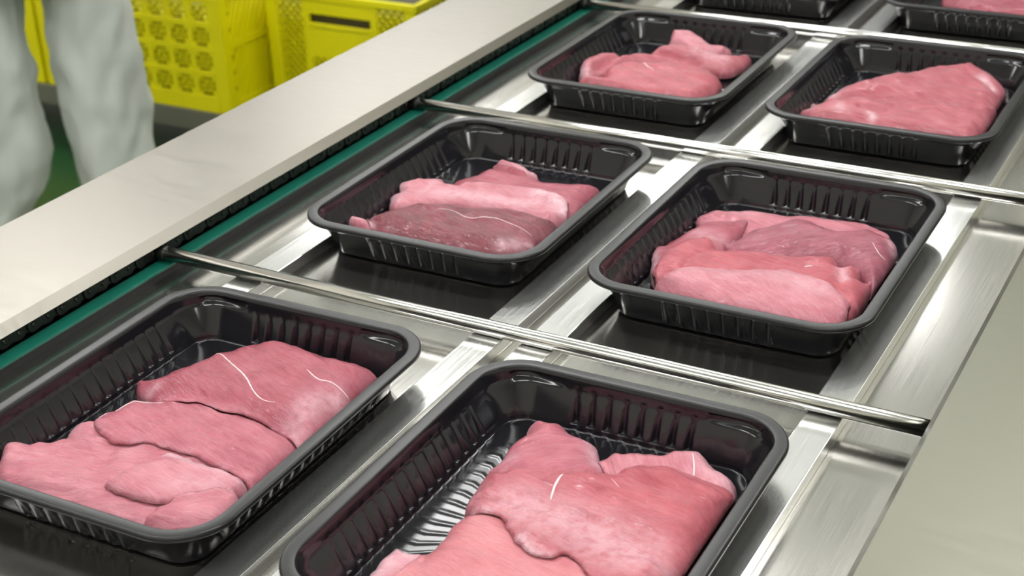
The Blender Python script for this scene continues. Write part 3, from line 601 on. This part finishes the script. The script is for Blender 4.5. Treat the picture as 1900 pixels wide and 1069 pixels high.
    dict(label='wide smooth meat slice cut off by the frame in the front-row right tray', T=16, er=15, tone='rose', fib=-12, tray='D', outline=[(-46.1, -73.8, 14), (-45.5, -55.2, 14), (-44.0, -42.6, 14), (-43.5, -27.7, 14), (-45.0, -20.9, 14), (-43.0, -9.7, 14), (-35.4, -3.6, 14), (-25.6, -1.6, 14), (-4.3, -4.3, 14), (20.4, -12.2, 14), (45.2, -19.2, 14), (66.5, -27.0, 14), (70.2, -60.2, 15), (51.7, -77.0, 15), (17.1, -88.3, 14), (-21.9, -94.0, 12), (-45.3, -92.0, 10)]),
    dict(label='big bright pink meat steak lying across the middle of the front-row right tray', T=17, er=14, tone='bright', fib=-10, wet=1.2, sinew=[([(-3.2, 9.2, 25), (-5.3, 17.9, 25), (-5.1, 26.9, 25)], 1.1, 'white'), ([(18.6, 32.9, 21), (24.6, 29.0, 21)], 0.22, 'white')], pale=[([(-40.5, -9.2, 21), (-30.2, -9.5, 21)], 6, 0.85), ([(-41.1, -9.5, 21), (-44.3, 10.3, 21)], 6, 0.35), ([(-17.8, -1.1, 21), (2.1, -4.5, 21), (24.9, -6.1, 21), (49.6, -13.5, 21)], 17, 0.55), ([(-2.8, -24.0, 21), (6.9, -31.3, 21), (16.2, -31.1, 21)], 5, 0.95), ([(54.3, -1.9, 21), (67.4, -16.5, 21)], 9, 0.4)], ridge=[([(4.0, 38.2, 21), (33.5, 57.4, 21), (59.9, 50.8, 21)], 16, 2.0), ([(-13.5, -9.3, 21), (5.3, -22.6, 21), (19.9, -22.8, 21)], 10, 1.2)], groove=[([(-3.1, 5.7, 21), (29.0, 0.7, 21), (57.2, -5.3, 21), (73.1, -10.4, 21)], 6, 1.6)], tray='D', outline=[(-45.3, -3.3, 15), (-47.6, 5.8, 17), (-48.1, 18.4, 20), (-46.5, 24.4, 21), (-33.2, 28.1, 23), (-17.0, 33.4, 23), (5.5, 41.6, 23), (20.9, 51.6, 23), (37.4, 59.0, 22), (56.8, 59.0, 20), (75.3, 56.5, 17), (75.6, 32.4, 21), (75.7, 3.5, 21), (74.7, -11.0, 18), (74.0, -22.5, 18), (60.6, -38.3, 17), (44.4, -38.7, 18), (29.2, -27.1, 19), (20.7, -23.0, 19), (16.2, -28.4, 18), (5.9, -29.7, 18), (-3.9, -24.8, 18), (-14.9, -15.4, 18), (-20.5, -9.2, 18), (-36.4, -7.2, 16)]),
    dict(label='curled meat flap standing at the back of the third-row left tray', T=7, er=6, tone='pale', fib=-30, pale=[([(-38.9, 103.8, 17), (-28.6, 86.7, 17)], 6, 0.4), ([(2.0, 83.5, 17), (17.6, 67.1, 17)], 3, 0.7)], tray='E', outline=[(-22.9, 60.0, 18), (-23.7, 64.3, 24), (-26.6, 74.0, 29), (-18.7, 77.4, 27), (-6.2, 80.6, 25), (7.4, 73.5, 22), (19.5, 66.0, 19), (30.4, 68.8, 18), (38.3, 65.8, 14), (33.4, 41.8, 17), (5.4, 44.9, 17)]),
    dict(label='folded pink meat steak with rolled left end in the third-row left tray', T=17, er=13, tone='pink', fib=-8, pale=[([(-70.8, -30.3, 16), (-57.8, -52.4, 16), (-50.6, -51.7, 16)], 9, 0.9), ([(18.6, 34.3, 16), (39.6, 33.3, 16)], 8, 0.5)], ridge=[([(-78.1, 12.2, 16), (-75.9, -18.2, 16), (-65.1, -37.2, 16)], 9, 3.0), ([(16.5, 35.9, 16), (33.2, 49.8, 16), (56.2, 59.1, 16)], 7, 2.5)], groove=[([(-57.4, -24.8, 16), (-55.3, -9.9, 16), (-46.4, 10.4, 16), (-30.1, 21.8, 16), (-3.5, 23.0, 16), (21.0, 21.1, 16)], 4, 5.0)], tray='E', outline=[(-71.9, -30.3, 13), (-75.2, -21.2, 17), (-77.0, -9.5, 19), (-72.7, 1.0, 21), (-66.9, 8.3, 22), (-56.8, 13.2, 21), (-42.9, 16.4, 20), (-31.2, 24.1, 22), (-24.4, 36.4, 25), (-16.4, 46.1, 26), (-4.1, 49.4, 25), (20.2, 44.8, 22), (37.9, 48.9, 20), (57.7, 62.1, 16), (59.0, 43.6, 16), (51.7, 21.1, 12), (31.6, 16.6, 13), (-8.4, 6.3, 14), (-29.2, 2.6, 14), (-50.0, -18.1, 12), (-50.6, -42.6, 11), (-60.6, -46.7, 11)]),
    dict(label='rounded pink meat piece along the front of the third-row left tray', T=15, er=11, tone='bright', fib=-15, sinew=[([(-21.2, -12.1, 23), (-11.4, -21.0, 22), (3.2, -34.5, 21)], 0.7, 'white')], tray='E', outline=[(-58.0, -60.5, 15), (-52.4, -48.0, 16), (-39.6, -51.4, 18), (-43.5, -42.3, 21), (-42.8, -33.4, 24), (-33.1, -22.1, 25), (-21.3, -15.4, 25), (-2.5, -7.8, 24), (28.9, 0.9, 22), (55.0, -6.9, 19), (62.7, -27.0, 18), (62.7, -58.9, 18), (52.6, -71.4, 18), (25.9, -74.1, 18), (-17.2, -72.9, 18)]),
    dict(label='large pink meat steak at the back of the third-row right tray', T=18, er=15, tone='pink', fib=-8, pale=[([(-59.5, -8.4, 18), (-58.4, 14.3, 18)], 4, 0.7), ([(46.2, 65.7, 18), (57.7, 54.2, 18)], 5, 0.8)], groove=[([(31.3, 72.0, 18), (45.1, 65.2, 18), (60.2, 51.2, 18)], 4, 2)], tray='F', outline=[(-64.4, -13.8, 12), (-63.3, -1.6, 14), (-62.0, 9.8, 17), (-51.8, 26.2, 19), (-39.7, 40.4, 22), (-24.0, 52.1, 23), (-8.9, 65.7, 24), (2.7, 79.2, 25), (14.1, 83.9, 25), (20.6, 92.8, 26), (31.7, 99.0, 26), (43.8, 90.5, 23), (55.4, 83.8, 20), (64.1, 73.3, 16), (68.2, 65.0, 14), (68.0, 51.2, 12), (67.5, 25.8, 12), (60.1, 11.3, 12), (36.7, 9.9, 13), (3.0, 0.5, 14), (-32.5, -3.6, 13)]),
    dict(label='pink meat slice with a white pointed tip along the front of the third-row right tray', T=13, er=12, tone='pink', fib=-12, pale=[([(-76.6, -15.8, 20), (-64.0, -53.4, 20)], 5, 0.95), ([(-39.8, -58.2, 20), (-34.6, -63.4, 20)], 5, 0.5), ([(-13.6, -60.1, 20), (-9.7, -67.5, 20)], 4, 0.9)], ridge=[([(-49.3, -47.2, 20), (-25.8, -44.9, 20), (1.7, -40.8, 20)], 7, 2.2), ([(34.6, -41.6, 20), (62.0, -51.3, 20)], 6, 2.2)], groove=[([(-24.3, -49.9, 20), (-4.5, -52.6, 20)], 3, 2.5), ([(1.7, -40.8, 20), (32.1, -31.7, 20), (67.4, -45.5, 20)], 5, 2.0)], tray='F', outline=[(-73.2, -58.1, 14), (-71.0, -51.9, 16), (-66.5, -50.3, 18), (-71.2, -33.9, 24), (-69.9, -33.9, 28), (-66.2, -37.3, 22), (-59.3, -42.7, 19), (-57.2, -34.4, 21), (-50.1, -29.8, 23), (-28.0, -21.8, 24), (6.6, -16.2, 24), (29.5, -12.7, 23), (59.1, -9.3, 21), (68.0, 21.6, 16), (73.5, 4.2, 20), (75.5, -31.5, 20), (74.3, -61.7, 20), (61.6, -73.9, 20), (23.4, -78.2, 20), (-11.6, -77.2, 20), (-46.9, -77.8, 20)]),
]

for i, d in enumerate(MEAT): build_meat(i, **d)
build_meat(60, 'H', 'dark strip of meat just showing at the top right edge of the picture', 16, 13, 'red', -8,
           [(-45, -30, 15), (-20, -52, 19), (30, -70, 20), (66, -72, 18), (72, -40, 19), (70, 20, 22), (40, 50, 23), (0, 55, 22), (-35, 30, 18), (-52, 0, 15)])

# ------------------------------------------------------------------ yellow crates on a dolly
def crate_cells(label, x1, y0, z0, W=0.60, D=0.40, HH=0.29):
    c = empty('crate', (x1 - W / 2, y0 + D / 2, z0)); tag(c, label, 'crate', 'yellow crates on the dolly')
    y = MAT['yellow']; hw, hd = W / 2, D / 2
    G().box(-hw + 0.006, hw - 0.006, -hd + 0.006, hd - 0.006, 0.012, 0.018).out('bottom', y, c)
    for sx in (-1, 1):
        for sy in (-1, 1):
            G().box(sx * hw - (0.032 if sx > 0 else 0), sx * hw + (0.032 if sx < 0 else 0), sy * hd - (0.03 if sy > 0 else 0), sy * hd + (0.03 if sy < 0 else 0), 0, HH, 0.004).out('corner_post', y, c)
    G().box(-hw + 0.022, hw - 0.022, -hd + 0.022, hd - 0.022, 0.0185, HH - 0.05).out('shade_box', MAT['shade_box'], c)  # added dark box, paints the shade seen through the cells
    rowz = [0.066 + 0.0615 * k for k in range(4)]
    for sy in (-1, 1):
        ya, yb = (sy * hd - 0.010, sy * hd) if sy > 0 else (sy * hd, sy * hd + 0.010)
        for z0_, z1_ in ((0.0, 0.042), (0.088, 0.104), (0.1495, 0.1655), (0.211, 0.227), (0.2725, HH)):
            G().box(-hw + 0.033, hw - 0.033, ya, yb, z0_, z1_, 0.0015).out('rail', y, c)
        g = G(); n = 8; cw = (W - 0.066) / n; ym = (ya + yb) / 2
        for k in range(n + 1):
            x = -hw + 0.033 + k * cw; g.box(x - 0.009, x + 0.009, ya + 0.0015, yb - 0.0015, 0.04, 0.274)
        for k in range(n):
            x = -hw + 0.033 + (k + 0.5) * cw
            for rz in rowz:
                a = cw / 2 - 0.006; b = 0.025
                g.bar((x - a, ym, rz - b), (x + a, ym, rz + b), 0.0075, 0.006, (0, 1, 0)); g.bar((x - a, ym, rz + b), (x + a, ym, rz - b), 0.0075, 0.006, (0, 1, 0))
                R = 0.0165
                for q in range(6):
                    a0, a1 = q * math.pi / 3, (q + 1) * math.pi / 3
                    g.bar((x + R * math.cos(a0), ym, rz + R * math.sin(a0)), (x + R * math.cos(a1), ym, rz + R * math.sin(a1)), 0.005, 0.006, (0, 1, 0))
        g.out('lattice_panel', y, c)
    for sx in (-1, 1):
        xa, xb = (sx * hw - 0.010, sx * hw) if sx > 0 else (sx * hw, sx * hw + 0.010)
        for z0_, z1_ in ((0.0, 0.030), (0.156, 0.176), (0.272, HH)):
            G().box(xa, xb, -hd + 0.031, hd - 0.031, z0_, z1_, 0.0015).out('rail', y, c)
        xm = (xa + xb) / 2
        G().box(xm - 0.0035, xm - 0.001, -hd + 0.031, hd - 0.031, 0.030, 0.272).out('side_panel', y, c) if sx < 0 else None
        for (za, zb) in ((0.030, 0.156), (0.176, 0.272)):
            for k in range(20):
                yy = -hd + 0.035 + (k - 3) * 0.0205; dy = (zb - za) * 0.52; p, q = (xm, yy, za), (xm, yy + dy, zb)
                if yy < -hd + 0.032:
                    f = (-hd + 0.032 - yy) / dy
                    if f > 0.9: continue
                    p = (xm, -hd + 0.032, za + (zb - za) * f)
                if q[1] > hd - 0.032:
                    f = (hd - 0.032 - yy) / dy; q = (xm, hd - 0.032, za + (zb - za) * f)
                    if f < 0.1: continue
                G().bar(p, q, 0.0108, 0.008, (1, 0, 0)).out('slat', y, c)
    return c
def crate_handle(label, x0, y0, z0, W=0.43, D=0.60, HH=0.285):
    c = empty('crate', (x0 + W / 2, y0 + D / 2, z0)); tag(c, label, 'crate', 'yellow crates on the dolly')
    y = MAT['yellow']; hw, hd = W / 2, D / 2
    G().box(-hw + 0.006, hw - 0.006, -hd + 0.006, hd - 0.006, 0.010, 0.016).out('bottom', y, c)
    for sx in (-1, 1):
        for sy in (-1, 1):
            G().box(sx * hw - (0.034 if sx > 0 else 0), sx * hw + (0.034 if sx < 0 else 0), sy * hd - (0.03 if sy > 0 else 0), sy * hd + (0.03 if sy < 0 else 0), 0, HH - 0.012, 0.004).out('corner_post', y, c)
    G().box(-hw + 0.018, hw - 0.018, -hd + 0.026, hd - 0.018, 0.0165, HH - 0.045).out('shade_box', MAT['contents'], c)  # added dark box, stands for contents and painted shade behind the handle slot
    g = G()
    g.box(-hw - 0.004, hw + 0.004, -hd - 0.004, -hd + 0.010, HH - 0.018, HH, 0.003).box(-hw - 0.004, hw + 0.004, hd - 0.010, hd + 0.004, HH - 0.018, HH, 0.003)
    g.box(-hw - 0.004, -hw + 0.010, -hd, hd, HH - 0.018, HH, 0.003).box(hw - 0.010, hw + 0.004, -hd, hd, HH - 0.018, HH, 0.003).out('top_rim', y, c)
    def diamonds(g, x0_, x1_, z0_, z1_, yc, nrm, px=0.021):
        for sgn in (1, -1):
            k = -40
            while k < 60:
                off = k * px; k += 1
                # line x = x0 + off + sgn*(z - z0) clipped to the window
                pts = []
                a, b = 0.0, z1_ - z0_
                if sgn > 0: lo, hi = max(a, -off), min(b, x1_ - x0_ - off)
                else: lo, hi = max(a, off - (x1_ - x0_)), min(b, off)
                if hi - lo < 0.004: continue
                P = lambda t: (x0_ + off + sgn * t, z0_ + t)
                (xa, za), (xb, zb) = P(lo), P(hi)
                if nrm == 'y': g.bar((xa, yc, za), (xb, yc, zb), 0.0066, 0.005, (0, 1, 0))
                else: g.bar((yc, xa, za), (yc, xb, zb), 0.0066, 0.005, (1, 0, 0))
    for sy in (-1, 1):
        ya, yb = (hd - 0.008, hd) if sy > 0 else (-hd, -hd + 0.008); ym = (ya + yb) / 2
        G().box(-hw + 0.035, hw - 0.035, ya, yb, 0, 0.022, 0.001).out('rail', y, c)
        g = G()
        for x0_, x1_ in ((-0.105, -0.088), (0.088, 0.105)): g.box(x0_, x1_, ya, yb, 0.022, HH - 0.018)
        g.box(-0.088, 0.088, ya, yb, 0.235, HH - 0.018); g.box(-0.088, 0.088, ya, yb, 0.128, 0.209)
        g.box(-0.088, 0.088, ya - 0.004, yb + 0.002, 0.205, 0.211); g.out('handle_panel', y, c)
        g = G(); diamonds(g, -hw + 0.035, -0.105, 0.022, HH - 0.018, ym, 'y'); diamonds(g, 0.105, hw - 0.035, 0.022, HH - 0.018, ym, 'y'); diamonds(g, -0.088, 0.088, 0.022, 0.128, ym, 'y')
        g.out('lattice_panel', y, c)
    for sx in (-1, 1):
        xa = sx * (hw - 0.004)
        G().box(xa - 0.004, xa + 0.004, -hd + 0.031, hd - 0.031, 0, 0.022, 0.001).out('rail', y, c)
        g = G(); diamonds(g, -hd + 0.031, hd - 0.031, 0.022, HH - 0.018, xa, 'x', 0.024); g.out('lattice_panel', y, c)
    return c
ZD = -0.778                                       # top of the dolly
crate_cells('yellow crate with square cells and slatted side, right of the white trouser legs', -2.250, 2.6187, ZD)
crate_cells('yellow crate with square cells, mostly hidden behind the white trouser legs', -2.862, 2.6187, ZD)
crate_handle('yellow crate with handle slot and diamond lattice beside the steel cover', -2.221, 2.754, ZD)
def dolly(label, x0, x1, y0, y1):
    d = empty('dolly', ((x0 + x1) / 2, (y0 + y1) / 2, FLOOR)); tag(d, label, 'dolly')
    hw, hd = (x1 - x0) / 2, (y1 - y0) / 2; zt = ZD - FLOOR
    G().box(-hw, hw, -hd, hd, zt - 0.052, zt, 0.004).out('platform', MAT['dolly'], d)
    for sx in (-1, 1):
        for sy in (-1, 1):
            x, y = sx * (hw - 0.06), sy * (hd - 0.06)
            q = G().tube([(x - 0.012, y, 0.038), (x + 0.012, y, 0.038)], 0.038, 18).out('wheel', MAT['dark'], d, True)
            G().box(x - 0.018, x - 0.014, y - 0.02, y + 0.02, 0.03, zt - 0.052).box(x + 0.014, x + 0.018, y - 0.02, y + 0.02, 0.03, zt - 0.052).box(x - 0.018, x + 0.018, y - 0.02, y + 0.02, zt - 0.057, zt - 0.052).out('caster_fork', MAT['cover'], d)
dolly('grey low dolly under the yellow crates with square cells', -3.47, -2.236, 2.612, 3.03)
dolly('grey low dolly under the yellow crate with the handle slot', -2.225, -1.785, 2.748, 3.36)

# ------------------------------------------------------------------ worker behind the conveyor
person = empty('person', (-2.245, 2.060, FLOOR), math.radians(49.0))
tag(person, 'person in baggy white work trousers and white coat standing by the yellow crates', 'person')
def skin_body():
    V = []; E = []; Rr = []
    def v(p, r, par=None):
        V.append(p); Rr.append(r)
        if par is not None: E.append((par, len(V) - 1))
        return len(V) - 1
    pel = v((0, 0, 0.95), 0.125); sp = v((0, 0.01, 1.12), 0.118, pel); ch = v((0, 0.0, 1.30), 0.128, sp); ub = v((0, 0.0, 1.42), 0.085, ch)
    nk = v((0, -0.005, 1.50), 0.05, ub); jw = v((0, -0.03, 1.565), 0.068, nk); hd = v((0, -0.02, 1.64), 0.088, jw); tp = v((0, -0.01, 1.70), 0.075, hd)
    for s in (-1, 1):
        sh = v((s * 0.175, 0.0, 1.40), 0.056, ub); el = v((s * 0.245, 0.05, 1.13), 0.040, sh); wr = v((s * 0.20, -0.17, 1.02), 0.026, el)
        pm = v((s * 0.185, -0.245, 0.995), 0.030, wr)
        for k, (dx, ln) in enumerate(((-0.030, 0.066), (-0.010, 0.076), (0.010, 0.070), (0.030, 0.054))):
            a = v((s * 0.185 + dx, -0.275, 0.99), 0.0095, pm); b = v((s * 0.185 + dx * 1.1, -0.275 - ln * 0.55, 0.980), 0.0085, a); v((s * 0.185 + dx * 1.1, -0.275 - ln * 0.9, 0.955), 0.0075, b)
        a = v((s * 0.185 - s * 0.034, -0.225, 0.99), 0.012, pm); b = v((s * 0.185 - s * 0.056, -0.255, 0.985), 0.010, a); v((s * 0.185 - s * 0.062, -0.285, 0.975), 0.0085, b)
        hp = v((s * 0.095, 0, 0.88), 0.088, pel); kn = v((s * 0.108, -0.015, 0.50), 0.058, hp); cf = v((s * 0.11, 0.02, 0.34), 0.052, kn); an = v((s * 0.11, 0.01, 0.10), 0.036, cf); v((s * 0.115, -0.11, 0.055), 0.034, an)
    me = bpy.data.meshes.new('body'); me.from_pydata(V, E, []); me.update()
    o = link(bpy.data.objects.new('body', me), person)
    m = o.modifiers.new('skin', 'SKIN'); m.use_smooth_shade = True
    for i, r in enumerate(Rr): me.skin_vertices[0].data[i].radius = (r, r)
    me.skin_vertices[0].data[0].use_root = True
    s = o.modifiers.new('subsurf', 'SUBSURF'); s.levels = 2; s.render_levels = 2
    me.materials.append(MAT['skin'])
    return o
body = skin_body()
def ball(g, c, r, n=12):
    bm = bmesh.new(); bmesh.ops.create_uvsphere(bm, u_segments=n, v_segments=n - 4, radius=1)
    for v_ in bm.verts: v_.co = Vector(c) + Vector((v_.co.x * r[0], v_.co.y * r[1], v_.co.z * r[2]))
    return g.bm(bm)
for s in (-1, 1):
    e = ball(G(), (s * 0.032, -0.098, 1.635), (0.012, 0.010, 0.009)).out('eye', MAT['eye'], person, True)
    ball(G(), (s * 0.032, -0.107, 1.635), (0.005, 0.003, 0.005)).out('iris', MAT['iris'], e, True)
    ball(G(), (s * 0.090, -0.012, 1.625), (0.010, 0.018, 0.030)).out('ear', MAT['skin'], person, True)
ball(ball(G(), (0, -0.112, 1.605), (0.014, 0.018, 0.016)), (0, -0.106, 1.625), (0.009, 0.012, 0.026)).out('nose', MAT['skin'], person, True)
ball(G(), (0, -0.098, 1.570), (0.024, 0.008, 0.007)).out('mouth', MAT['lips'], person, True)
ball(G(), (0, 0.004, 1.685), (0.100, 0.112, 0.085), 20).out('hair_cap', MAT['coat'], person, True)
def cloth_tube(g, rings, n=44, fold=0.0, seed=0, close=False):
    """rings: (centre, half width x, half depth y); folds add soft creases"""
    V = []; m = len(rings)
    for i, (c, a, b) in enumerate(rings):
        for k in range(n):
            t = 2 * math.pi * k / n; x, y, z = c[0] + a * math.cos(t), c[1] + b * math.sin(t), c[2]
            d = fold * (noise.noise((math.cos(t) * 2.2 + seed, math.sin(t) * 2.2, z * 2.0)) * 1.0 + noise.noise((math.cos(t) * 1.3 + z * 5.0 + seed, math.sin(t) * 1.3 - z * 4.0, z * 7.0)) * 0.8
                        + 0.55 * noise.noise((math.cos(t) * 4 - z * 9 + seed, math.sin(t) * 4, z * 14.0)) + 0.25 * noise.noise((math.cos(t) * 8 + z * 16 + seed, math.sin(t) * 8, z * 30.0)))
            V.append((x + d * math.cos(t), y + d * math.sin(t), z))
    F = [(i * n + k, i * n + (k + 1) % n, (i + 1) * n + (k + 1) % n, (i + 1) * n + k) for i in range(m - 1) for k in range(n)]
    if close: F.append(tuple((m - 1) * n + k for k in range(n)))
    return g.add(V, F)
def interp_rings(keys, dz=0.012):
    """keys: (z, cx, cy, a, b)"""
    keys = sorted(keys); z = keys[0][0]; out = []
    K = np.array(keys)
    zs = np.arange(K[0, 0], K[-1, 0] + 1e-6, dz)
    for q in zs:
        t = [np.interp(q, K[:, 0], K[:, j]) for j in (1, 2, 3, 4)]
        out.append(((t[0], t[1], q), t[2] - 0.004, t[3] - 0.004))
    return out
tg = G()
cloth_tube(tg, interp_rings([(0.10, 0.112, 0.010, 0.088, 0.105), (0.16, 0.112, 0.008, 0.090, 0.104), (0.22, 0.110, 0.005, 0.092, 0.100), (0.34, 0.107, -0.002, 0.094, 0.096), (0.46, 0.104, -0.01, 0.091, 0.094), (0.57, 0.104, -0.012, 0.085, 0.094), (0.72, 0.100, -0.005, 0.092, 0.105), (0.86, 0.090, 0, 0.098, 0.125)]), fold=0.013, seed=2.0)
cloth_tube(tg, interp_rings([(0.10, -0.150, 0.030, 0.055, 0.085), (0.145, -0.140, 0.022, 0.064, 0.092), (0.20, -0.119, 0.010, 0.087, 0.100), (0.27, -0.109, 0.000, 0.098, 0.104), (0.38, -0.114, -0.010, 0.093, 0.098), (0.49, -0.107, -0.015, 0.088, 0.094), (0.60, -0.101, -0.012, 0.083, 0.094), (0.72, -0.098, -0.005, 0.090, 0.105), (0.86, -0.090, 0, 0.098, 0.125)]), fold=0.013, seed=9.0)
cloth_tube(tg, interp_rings([(0.80, 0, 0, 0.185, 0.128), (0.90, 0, 0, 0.185, 0.132), (1.02, 0, 0, 0.165, 0.125)]), fold=0.004)
tg.out('trousers', MAT['trousers'], person, True)
cg = G()
cloth_tube(cg, interp_rings([(0.66, 0, 0, 0.215, 0.165), (0.85, 0, 0, 0.205, 0.155), (1.05, 0, 0, 0.185, 0.142), (1.25, 0, 0, 0.200, 0.148), (1.38, 0, 0, 0.205, 0.125), (1.45, 0, 0, 0.13, 0.09), (1.49, 0, 0, 0.068, 0.066)]), fold=0.006)
for s in (-1, 1):
    cg.tube([(s * 0.07, 0, 1.432), (s * 0.125, 0, 1.418), (s * 0.175, 0, 1.385), (s * 0.212, 0.02, 1.30), (s * 0.247, 0.05, 1.135), (s * 0.232, -0.03, 1.085), (s * 0.205, -0.15, 1.03)], [0.058, 0.074, 0.082, 0.074, 0.062, 0.057, 0.046], 20)
cg.out('coat', MAT['coat'], person, True)
for s, px, py in ((1, 0.112, 0.0), (-1, -0.135, 0.01)):
    b = G().tube([(px, py + 0.01, 0.22), (px, py + 0.01, 0.10), (px, py + 0.005, 0.052)], [0.056, 0.052, 0.050], 18)
    ball(b, (px, py - 0.055, 0.046), (0.048, 0.125, 0.044), 18).box(px - 0.045, px + 0.045, py - 0.165, py + 0.06, 0.0, 0.018, 0.006)
    b.out('boot', MAT['boot'], person, True)
